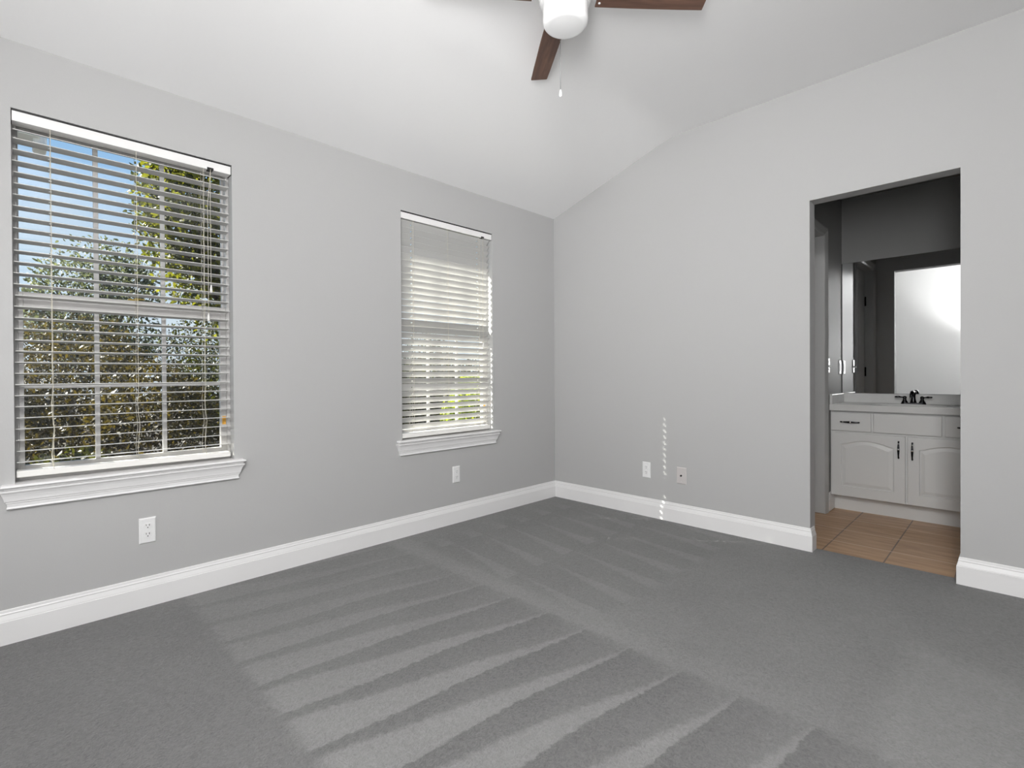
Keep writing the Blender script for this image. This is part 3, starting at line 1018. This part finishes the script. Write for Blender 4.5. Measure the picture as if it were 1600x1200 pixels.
for az in (142.3, 48.5, -129.5, -41):
    e = Vector((math.cos(R(az)), math.sin(R(az)), 0))
    nn = Vector((-e.y, e.x, 0))
    ct, st_ = math.cos(R(5)), math.sin(R(5))

    def bl(u, w, t, e=e, nn=nn):
        p = Vector((FX, FY, BZ)) + e * u + nn * (w * ct + t * st_) + Vector((0, 0, 1)) * (-w * st_ + t * ct)
        return tuple(p)
    outl = [(0.135, -0.046), (0.135, 0.050), (0.30, 0.050), (0.50, 0.047), (0.596, 0.0445), (0.600, 0.043), (0.594, -0.037), (0.590, -0.0405), (0.50, -0.0425), (0.30, -0.0445)]
    # local copy so that the grain runs along each blade
    mb = MB()
    nq = len(outl)
    mb.add([(u, w, -0.003) for u, w in outl] + [(u, w, 0.003) for u, w in outl],
           [tuple(range(nq)), tuple(reversed(range(nq, 2 * nq)))] + [(k, (k + 1) % nq, (k + 1) % nq + nq, k + nq) for k in range(nq)])
    bo = mb.build('blade', M['walnut'], fan, bevel=0.001)
    mw = Matrix((( e.x, nn.x * ct, nn.x * st_, 0), (e.y, nn.y * ct, nn.y * st_, 0), (0, -st_, ct, BZ - ZF), (0, 0, 0, 1)))
    bo.matrix_local = mw
    mb = MB()
    mb.box(0.085, 0.150, -0.022, 0.022, 0.0030, 0.0075)
    mb.box(0.150, 0.225, -0.014, 0.014, 0.0030, 0.0060)
    bi = mb.build('blade_iron', M['fan_white'], fan, bevel=0.0015)
    bi.matrix_local = mw
    for (u, w) in ((0.150, 0.028), (0.150, -0.028), (0.168, 0.0)):
        mb = MB()
        mb.lathe([(0.0055, -0.003), (0.005, -0.0052), (0.002, -0.0062)], (u, w, 0), n=10)
        sc_ = mb.build('blade_screw', M['fan_white'], bo)
cd = Vector((-math.sin(YAW), math.cos(YAW), 0)) * 0.085 - _rt * 0.013
mb = MB()
c0 = Vector((FX, FY, 0)) + cd
mb.tube([(c0.x, c0.y, 2.590), (c0.x, c0.y, 2.270)], 0.0011, n=6)
pc = rel(mb, fo).build('pull_chain', M['steel'], fan)
mb = MB()
mb.lathe([(0.0015, 2.272), (0.004, 2.267), (0.0062, 2.253), (0.0066, 2.245), (0.0045, 2.240)], (c0.x, c0.y, 0), n=14)
rel(mb, fo).build('chain_fob', M['fan_white'], pc)


# ------------------------------------------------------------------ bathroom vanity
VF, VB = 1.130, BY - 0.004
VX0, VX1 = BX + 0.003, BXR - 0.003
van = empty('vanity_cabinet', ((VX0 + VX1) / 2, VF, 0), label='white painted vanity cabinet with arched doors and dark pulls', cat='cabinet')
vo = ((VX0 + VX1) / 2, VF, 0)
mb = MB()
mb.grid_plate([VX0, 1.800, 2.245, 2.252, 2.700, VX1], [0.115, 0.130, 0.580, 0.615, 0.735, 0.755], [], VF + 0.006, VF + 0.024, lambda u, w, t: (u, t, w))
mb.box(VX0, VX0 + 0.016, VF + 0.024, VB, 0.115, 0.755)
mb.box(VX1 - 0.016, VX1, VF + 0.024, VB, 0.115, 0.755)
mb.box(VX0 + 0.016, VX1 - 0.016, VF + 0.024, VB, 0.115, 0.131)
rel(mb, vo).build('body', M['cabinet'], van, bevel=0.001)
mb = MB()
mb.box(VX0, VX1, VF + 0.080, VB, -0.004, 0.116)
rel(mb, vo).build('toe_kick', M['cabinet'], van)


def pull(mb_parent, c, axis, par):
    """Slim dark bow pull with a bright ring; axis 'x' or 'z'."""
    L_ = 0.060
    mb = MB()
    pts, rd = [], []
    for k in range(17):
        s = -1 + k / 8
        a = abs(s)
        out = 0.020 * (1 - 0.35 * a ** 3) if a < 0.95 else 0.011
        pts.append((c[0] + (s * L_ if axis == 'x' else 0), c[1] - out, c[2] + (s * L_ if axis == 'z' else 0)))
        rd.append(0.0075 - 0.0042 * a if a < 0.85 else 0.0052)
    mb.tube(pts, rd, n=10)
    for s in (-0.92, 0.92):
        q = (c[0] + (s * L_ if axis == 'x' else 0), c[1], c[2] + (s * L_ if axis == 'z' else 0))
        mb.tube([(q[0], q[1] + 0.001, q[2]), (q[0], q[1] - 0.016, q[2])], 0.0045, n=10)
    h = rel(mb, vo).build('handle', M['chrome'], par)
    for s, r_, w_ in ((0.08, 0.0088, 0.006), (0.72, 0.0062, 0.0035)):
        mb = MB()
        s = -s if axis == 'x' and s > 0.5 else s
        q = (c[0] + (s * L_ if axis == 'x' else 0), c[1] - 0.020 * (1 - 0.35 * abs(s) ** 3), c[2] + (s * L_ if axis == 'z' else 0))
        d_ = Vector((w_, 0, 0)) if axis == 'x' else Vector((0, 0, w_))
        mb.tube([Vector(q) - d_, Vector(q), Vector(q) + d_], [r_ * 0.82, r_, r_ * 0.82], n=12)
        g_ = rel(mb, vo).build('ring', M['ring'], par)


def drawer_front(name, x0, x1, z0=0.606, z1=0.742):
    mb = MB()
    mb.box(x0, x1, VF - 0.012, VF + 0.0058, z0, z1)
    return rel(mb, vo).build(name, M['cabinet'], van, bevel=0.004, segs=3)


d1 = drawer_front('drawer', 1.795, 2.045)
pull(None, (1.918, VF - 0.012, 0.674), 'x', d1)
drawer_front('false_front', 2.059, 2.438)
d2 = drawer_front('drawer', 2.453, 2.703)
pull(None, (2.578, VF - 0.012, 0.674), 'x', d2)


def cab_door(x0, x1, z0, z1, hinge_left):
    """Raised-panel door with a cathedral arch: a slab with a routed groove ring and a raised field."""
    mb = MB()
    yb, yf = VF + 0.0058, VF - 0.013
    wd = x1 - x0
    ix, cz0 = 0.064, 0.074
    ztop = z1 - 0.088
    arch = 0.036

    def ring(ins, out):
        xa, xb = x0 + ix + ins, x1 - ix - ins
        pts = [(xa, out, z0 + cz0 + ins), (xb, out, z0 + cz0 + ins)]
        N = 14
        for k in range(N + 1):
            s = 1 - 2 * k / N
            x = (xa + xb) / 2 + s * (xb - xa) / 2
            ss = min(1.0, abs(s) / 0.92)
            h = arch * math.cos(ss * math.pi / 2) ** 0.9 if abs(s) < 0.92 else 0.0
            pts.append((x, out, ztop - ins + h))
        return pts
    rings = [ring(0.0, yf), ring(0.004, yf + 0.0065), ring(0.010, yf + 0.0065), ring(0.030, yf + 0.001), ring(0.034, yf + 0.001)]
    nr = len(rings[0])
    # front face around the groove: bridge from the rectangle to the first ring
    rect = []
    for p in rings[0]:
        rect.append(p)
    outer = [(x0 + 0.003, yf, z0 + 0.003), (x1 - 0.003, yf, z0 + 0.003)]
    for k in range(nr - 2):
        s = k / (nr - 3)
        outer.append((x1 - 0.003 + s * (x0 + 0.003 - x1 + 0.003), yf, z1 - 0.003))
    edge = [(x0, yf + 0.003, z0), (x1, yf + 0.003, z0)] + [(x1 + (k / (nr - 3)) * (x0 - x1), yf + 0.003, z1) for k in range(nr - 2)]
    back = [(p[0], yb, p[2]) for p in edge]
    loops = [back, edge, outer] + rings
    vs_ = [p for lp in loops for p in lp]
    fs_ = []
    for i in range(len(loops) - 1):
        for k in range(nr):
            k2 = (k + 1) % nr
            fs_.append((i * nr + k, i * nr + k2, (i + 1) * nr + k2, (i + 1) * nr + k))
    fs_.append(tuple((len(loops) - 1) * nr + k for k in range(nr)))
    fs_.append(tuple(reversed(range(nr))))
    mb.add(vs_, fs_)
    return rel(mb, vo).build('door', M['cabinet'], van)


k1 = cab_door(1.795, 2.243, 0.118, 0.592, True)
pull(None, (2.207, VF - 0.013, 0.497), 'z', k1)
k2_ = cab_door(2.254, 2.702, 0.118, 0.592, False)
pull(None, (2.283, VF - 0.013, 0.494), 'z', k2_)

# countertop with integral basin, backsplash and side splash
CT = 0.803
top = empty('vanity_countertop', (2.25, 1.30, 0.757), label='pale moulded countertop with sink basin on the vanity cabinet', cat='countertop')
to = (2.25, 1.30, 0.757)
mb = MB()
SXc, SYc, SA, SB = 2.25, 1.260, 0.200, 0.118
NS = 48
x0, x1, y0, y1 = VX0, VX1, 1.100, VB


def rect_pt(th):
    c_, s_ = math.cos(th), math.sin(th)
    lx = (x1 - SXc) if c_ > 0 else (SXc - x0)
    ly = (y1 - SYc) if s_ > 0 else (SYc - y0)
    k = min(lx / abs(c_) if abs(c_) > 1e-6 else 9, ly / abs(s_) if abs(s_) > 1e-6 else 9)
    return SXc + c_ * k, SYc + s_ * k


angs = sorted(set([2 * math.pi * k / NS for k in range(NS)] + [math.atan2(yy - SYc, xx - SXc) % (2 * math.pi) for xx in (x0, x1) for yy in (y0, y1)]))
nA = len(angs)
loops = [[(*rect_pt(a), 0.757) for a in angs], [(*rect_pt(a), CT) for a in angs]]
for sc_, z in ((1.12, CT), (1.09, CT + 0.004), (1.03, CT + 0.003), (0.97, CT - 0.010), (0.88, CT - 0.05), (0.72, CT - 0.095), (0.40, CT - 0.125), (0.08, CT - 0.132)):
    loops.append([(SXc + SA * sc_ * math.cos(a), SYc + SB * sc_ * math.sin(a), z) for a in angs])
vs_ = [p for lp in loops for p in lp]
fs_ = []
for i in range(len(loops) - 1):
    for k in range(nA):
        k2 = (k + 1) % nA
        fs_.append((i * nA + k, i * nA + k2, (i + 1) * nA + k2, (i + 1) * nA + k))
fs_.append(tuple((len(loops) - 1) * nA + k for k in range(nA)))
mb.add(vs_, fs_)
rel(mb, to).build('slab_and_basin', M['counter'], top)
mb = MB()
mb.box(x0, x1, y1 - 0.020, y1, CT, 0.876)
rel(mb, to).build('backsplash', M['counter'], top, bevel=0.004)
mb = MB()
mb.box(x0, x0 + 0.018, y0 + 0.004, y1 - 0.021, CT, 0.876)
rel(mb, to).build('side_splash', M['counter'], top, bevel=0.004)
mb = MB()
mb.lathe([(0.020, CT - 0.1315), (0.020, CT - 0.1290), (0.012, CT - 0.1285)], (SXc, SYc, 0), n=20)
rel(mb, to).build('drain', M['chrome'], top)

# faucet
fx, fy = 2.252, 1.432
fc = empty('faucet', (fx, fy, CT), label='black chrome two-handle faucet behind the sink basin', cat='faucet')
fo2 = (fx, fy, CT)
mb = MB()
pl = []
for k in range(32):
    th = 2 * math.pi * k / 32
    pl.append((fx + math.copysign(0.050, math.cos(th)) * (1 if abs(math.cos(th)) > 1e-3 else 0) + 0.026 * math.cos(th), fy + 0.026 * math.sin(th)))
mb.add([(x, y, CT + 0.0005) for x, y in pl] + [(fx + (x - fx) * 0.96, fy + (y - fy) * 0.9, CT + 0.012) for x, y in pl],
       [(k, (k + 1) % 32, (k + 1) % 32 + 32, k + 32) for k in range(32)] + [tuple(range(32, 64)), tuple(reversed(range(32)))])
rel(mb, fo2).build('base', M['chrome'], fc)
mb = MB()
mb.lathe([(0.021, CT + 0.011), (0.018, CT + 0.022), (0.0135, CT + 0.040), (0.0125, CT + 0.062), (0.015, CT + 0.075), (0.0175, CT + 0.085), (0.014, CT + 0.098), (0.006, CT + 0.104)], (fx, fy, 0), n=20)
mb.tube([(fx, fy, CT + 0.080), (fx, fy - 0.03, CT + 0.092), (fx, fy - 0.065, CT + 0.092), (fx, fy - 0.095, CT + 0.078), (fx, fy - 0.106, CT + 0.058)],
        [0.013, 0.012, 0.011, 0.0105, 0.011], n=14)
rel(mb, fo2).build('spout', M['chrome'], fc)
for s in (-1, 1):
    hx = fx + s * 0.051
    mb = MB()
    mb.lathe([(0.020, CT + 0.010), (0.0195, CT + 0.018), (0.013, CT + 0.028), (0.0095, CT + 0.040), (0.012, CT + 0.046), (0.0125, CT + 0.054), (0.006, CT + 0.061)], (hx, fy, 0), n=18)
    mb.tube([(hx, fy, CT + 0.051), (hx + s * 0.020, fy - 0.006, CT + 0.053), (hx + s * 0.032, fy - 0.010, CT + 0.055), (hx + s * 0.058, fy - 0.016, CT + 0.054)],
            [0.0048, 0.0042, 0.0070, 0.0058], n=10)
    rel(mb, fo2).build('handle', M['chrome'], fc)

# mirror
mr = empty('wall_mirror', (2.25, BY, 1.40), label='large frameless mirror on the wall above the vanity', cat='mirror')
mb = MB()
mb.box(BX + 0.006, BXR - 0.004, BY - 0.0065, BY - 0.0015, 0.879, 1.922)
rel(mb, (2.25, BY, 1.40)).build('mirror_glass', M['mirror'], mr)
mb = MB()
mb.box(BX + 0.001, BX + 0.006, BY - 0.0075, BY - 0.001, 0.879, 1.922)
rel(mb, (2.25, BY, 1.40)).build('edge_strip', M['slot'], mr)


# ------------------------------------------------------------------ outside: eaves, ground, garden
b = MB()
b.box(-40, -0.15, -30, 30, -0.60, -0.45)
struct(b.build('ground', M['ground']), 'dark garden ground outside the windows', 'ground')
b = MB()
vs_ = [(x, y, z) for y in (-4.9, 2.5) for x, z in ((-0.15, 2.545), (-0.80, 2.545), (-0.80, 2.68), (-0.15, 2.95))]
b.add(vs_, [(0, 1, 2, 3), (7, 6, 5, 4), (0, 4, 5, 1), (1, 5, 6, 2), (2, 6, 7, 3), (3, 7, 4, 0)])
struct(b.build('trim_eave', M['soffit']), 'white roof overhang above the windows', 'roof eave')
# neighbouring wing: end of a white gutter with its fascia, glimpsed at the top of the left window
b = MB()
b.box(-1.62, -1.42, -4.9, -3.150, 2.505, 2.62)
b.box(-1.58, -1.46, -3.185, -3.12, 2.45, 2.585)
vs_ = [(x, y, z) for y in (-4.9, -3.19) for x, z in ((-1.62, 2.62), (-1.10, 2.80), (-1.10, 2.62))]
b.add(vs_, [(0, 1, 2), (5, 4, 3), (0, 3, 4, 1), (1, 4, 5, 2), (2, 5, 3, 0)])
struct(b.build('trim_gutter', M['soffit'], bevel=0.01), 'white gutter corner at the top left of the left window', 'gutter')


def leaf_mesh(points, normals_jit, size, rng, aspect=0.48, droop=0.35):
    """Folded pointed leaves: six vertices, four faces each."""
    n = len(points)
    d = rng.normal(size=(n, 3))
    d[:, 2] -= droop
    d /= np.linalg.norm(d, axis=1)[:, None]
    s = rng.normal(size=(n, 3))
    s -= d * (s * d).sum(1)[:, None]
    s /= np.linalg.norm(s, axis=1)[:, None]
    nn = np.cross(d, s)
    L = size * rng.uniform(0.6, 1.25, n)[:, None]
    W = L * aspect * 0.5
    P = points
    v = np.stack([P, P + d * L * 0.35 + s * W + nn * W * 0.35, P + d * L * 0.75 + s * W * 0.7 + nn * W * 0.2, P + d * L,
                  P + d * L * 0.75 - s * W * 0.7 + nn * W * 0.2, P + d * L * 0.35 - s * W + nn * W * 0.35], 1).reshape(-1, 3)
    base = np.arange(n)[:, None] * 6
    f = np.concatenate([base + np.array([[0, 1, 5, 5]]), base + np.array([[1, 2, 4, 5]]), base + np.array([[2, 3, 4, 4]])], 0)
    return v, f


def crown_mesh(name, v, f, material, parent):
    me = bpy.data.meshes.new(name)
    faces = [tuple(dict.fromkeys(q)) for q in f.tolist()]
    me.from_pydata(v.tolist(), [], faces)
    me.update()
    me.materials.append(material)
    o = bpy.data.objects.new(name, me)
    COL.objects.link(o)
    o.parent = parent
    return o


def plant(name, cat, label, base, crown_c, radii, n_leaves, size, material, seed, n_branch=14, clump=0.35, trunk_r=0.05, group=None, shell=0.35, stems=1):
    """Trunk and branches reaching clumps of leaves."""
    rng = np.random.default_rng(seed)
    t = empty(name, base, label=label, cat=cat, group=group)
    c = np.array(crown_c) - np.array(base)
    rad = np.array(radii)
    cl = rng.normal(size=(n_branch * 3, 3))
    cl /= np.linalg.norm(cl, axis=1)[:, None]
    cl = c + cl * rad * (shell + (1 - shell) * rng.uniform(0, 1, (len(cl), 1)) ** 0.6)
    mb = MB()
    for sidx in range(stems):
        off = Vector((rng.uniform(-0.25, 0.25), rng.uniform(-0.25, 0.25), 0)) * (0 if stems == 1 else 1)
        fork = Vector(c) - Vector((0, 0, rad[2] * 0.7)) + off
        mb.tube([off * 0.4, off * 0.6 + Vector((rng.uniform(-.04, .04), rng.uniform(-.04, .04), max(0.05, fork.z * 0.5))), fork], [trunk_r, trunk_r * 0.8, trunk_r * 0.6], n=8)
        for q in cl[sidx::stems]:
            q = Vector(q)
            mid = fork.lerp(q, 0.5) + Vector(rng.normal(size=3) * 0.06)
            mb.tube([fork, mid, q], [trunk_r * 0.35, trunk_r * 0.18, 0.004], n=5)
    mb.build('trunk', M['bark'], t, fix=False)
    which = rng.integers(0, len(cl), n_leaves)
    pts = cl[which] + rng.normal(size=(n_leaves, 3)) * clump * rad * 0.45
    q = (pts - c) / rad
    ln = np.linalg.norm(q, axis=1)
    lim = rng.uniform(0.82, 1.0, len(cl))[which]
    k = np.where(ln > lim, lim * rng.uniform(0.75, 1.0, n_leaves) / ln, 1.0)
    pts = c + q * k[:, None] * rad
    v, f = leaf_mesh(pts, None, size, rng)
    crown_mesh('crown', v, f, material, t)
    return t


GZ = -0.45
plant('broadleaf_tree', 'tree', 'yellow-green leafy tree filling the upper right of the left window', (-3.9, -1.28, GZ), (-3.7, -1.50, 2.80), (0.95, 0.98, 1.40), 11500, 0.078, M['leaf_near'], 11,
      n_branch=26, clump=0.42, trunk_r=0.06)
plant('broadleaf_tree', 'tree', 'pale fine-leaved tree far back, low in the middle of the upper sash', (-10.2, -2.05, GZ), (-10.2, -2.0, 2.35), (1.25, 1.3, 1.6), 10000, 0.085, M['leaf_pale'], 12,
      n_branch=20, clump=0.45, trunk_r=0.08)
plant('broadleaf_tree', 'tree', 'pale fine-leaved tree far back at the left edge of the left window', (-10.4, -4.75, GZ), (-10.4, -4.75, 1.75), (1.25, 1.3, 1.5), 7000, 0.09, M['leaf_pale'], 13,
      n_branch=18, clump=0.45, trunk_r=0.08)
hedge = [
    ((-4.0, -3.62), 1.35, 0.70, 'leaf_brown', 'olive-brown shrub at the left of the lower sash'),
    ((-4.0, -2.16), 1.35, 0.70, 'leaf_brown', 'olive-brown shrub just left of the yellow-green tree trunk'),
    ((-4.0, -0.44), 1.35, 0.70, 'leaf_dark', 'dark green shrub just right of the yellow-green tree trunk'),
    ((-4.0, 1.00), 1.40, 0.70, 'leaf_dark', 'dark green shrub behind the left part of the far window'),
    ((-4.0, 2.44), 1.40, 0.70, 'leaf_dark', 'dark green shrub behind the bright lime-green one'),
    ((-2.72, 1.45), 1.12, 0.52, 'leaf_lime', 'bright lime-green shrub behind the right edge of the far window'),
    ((-5.65, -4.45), 1.95, 0.86, 'leaf_dark', 'taller dark shrub in the middle row at the left edge of the left window'),
    ((-5.65, -2.68), 2.00, 0.86, 'leaf_brown', 'taller olive-brown shrub in the middle row below the pale tree'),
    ((-5.65, -0.92), 2.05, 0.86, 'leaf_dark', 'taller dark shrub in the middle row behind the yellow-green tree'),
    ((-5.65, 0.84), 2.05, 0.86, 'leaf_dark', 'taller dark shrub in the middle row between the two windows'),
    ((-5.65, 2.62), 2.05, 0.86, 'leaf_dark', 'taller dark shrub in the middle row behind the far window'),
    ((-7.7, -5.05), 2.10, 1.10, 'leaf_dark', 'dark hedge plant in the rear row at the left edge of the left window'),
    ((-7.7, -2.80), 2.25, 1.10, 'leaf_brown', 'olive-brown hedge plant in the rear row below the pale tree'),
    ((-7.7, -0.55), 2.45, 1.10, 'leaf_dark', 'dark hedge plant in the rear row behind the yellow-green tree'),
    ((-7.7, 1.70), 2.4, 1.10, 'leaf_dark', 'dark hedge plant in the rear row between the two windows'),
    ((-7.7, 3.95), 2.4, 1.10, 'leaf_dark', 'dark hedge plant in the rear row behind the far window'),
    ((-2.75, -2.95), 0.45, 0.45, 'leaf_dark', 'low dark shrub nearest the left window'),
]
for i, ((hx, hy), hz, hr, hm, lab) in enumerate(hedge):
    zc = (hz + GZ) / 2
    plant('garden_shrub', 'shrub', lab, (hx, hy, GZ), (hx, hy, zc + 0.04), (hr, hr, (hz - GZ) / 2 * 0.95), 6500, 0.060, M[hm], 30 + i,
          n_branch=14, clump=0.6, trunk_r=0.03, group='shrubs outside the windows', shell=0.3, stems=3)
plant('broadleaf_tree', 'tree', 'dense dark tree beside the house that shades the left window', (-3.5, -5.85, GZ), (-3.5, -5.85, 5.3), (1.0, 1.0, 0.92), 9000, 0.10, M['leaf_dark'], 14,
      n_branch=24, clump=0.6, trunk_r=0.09)
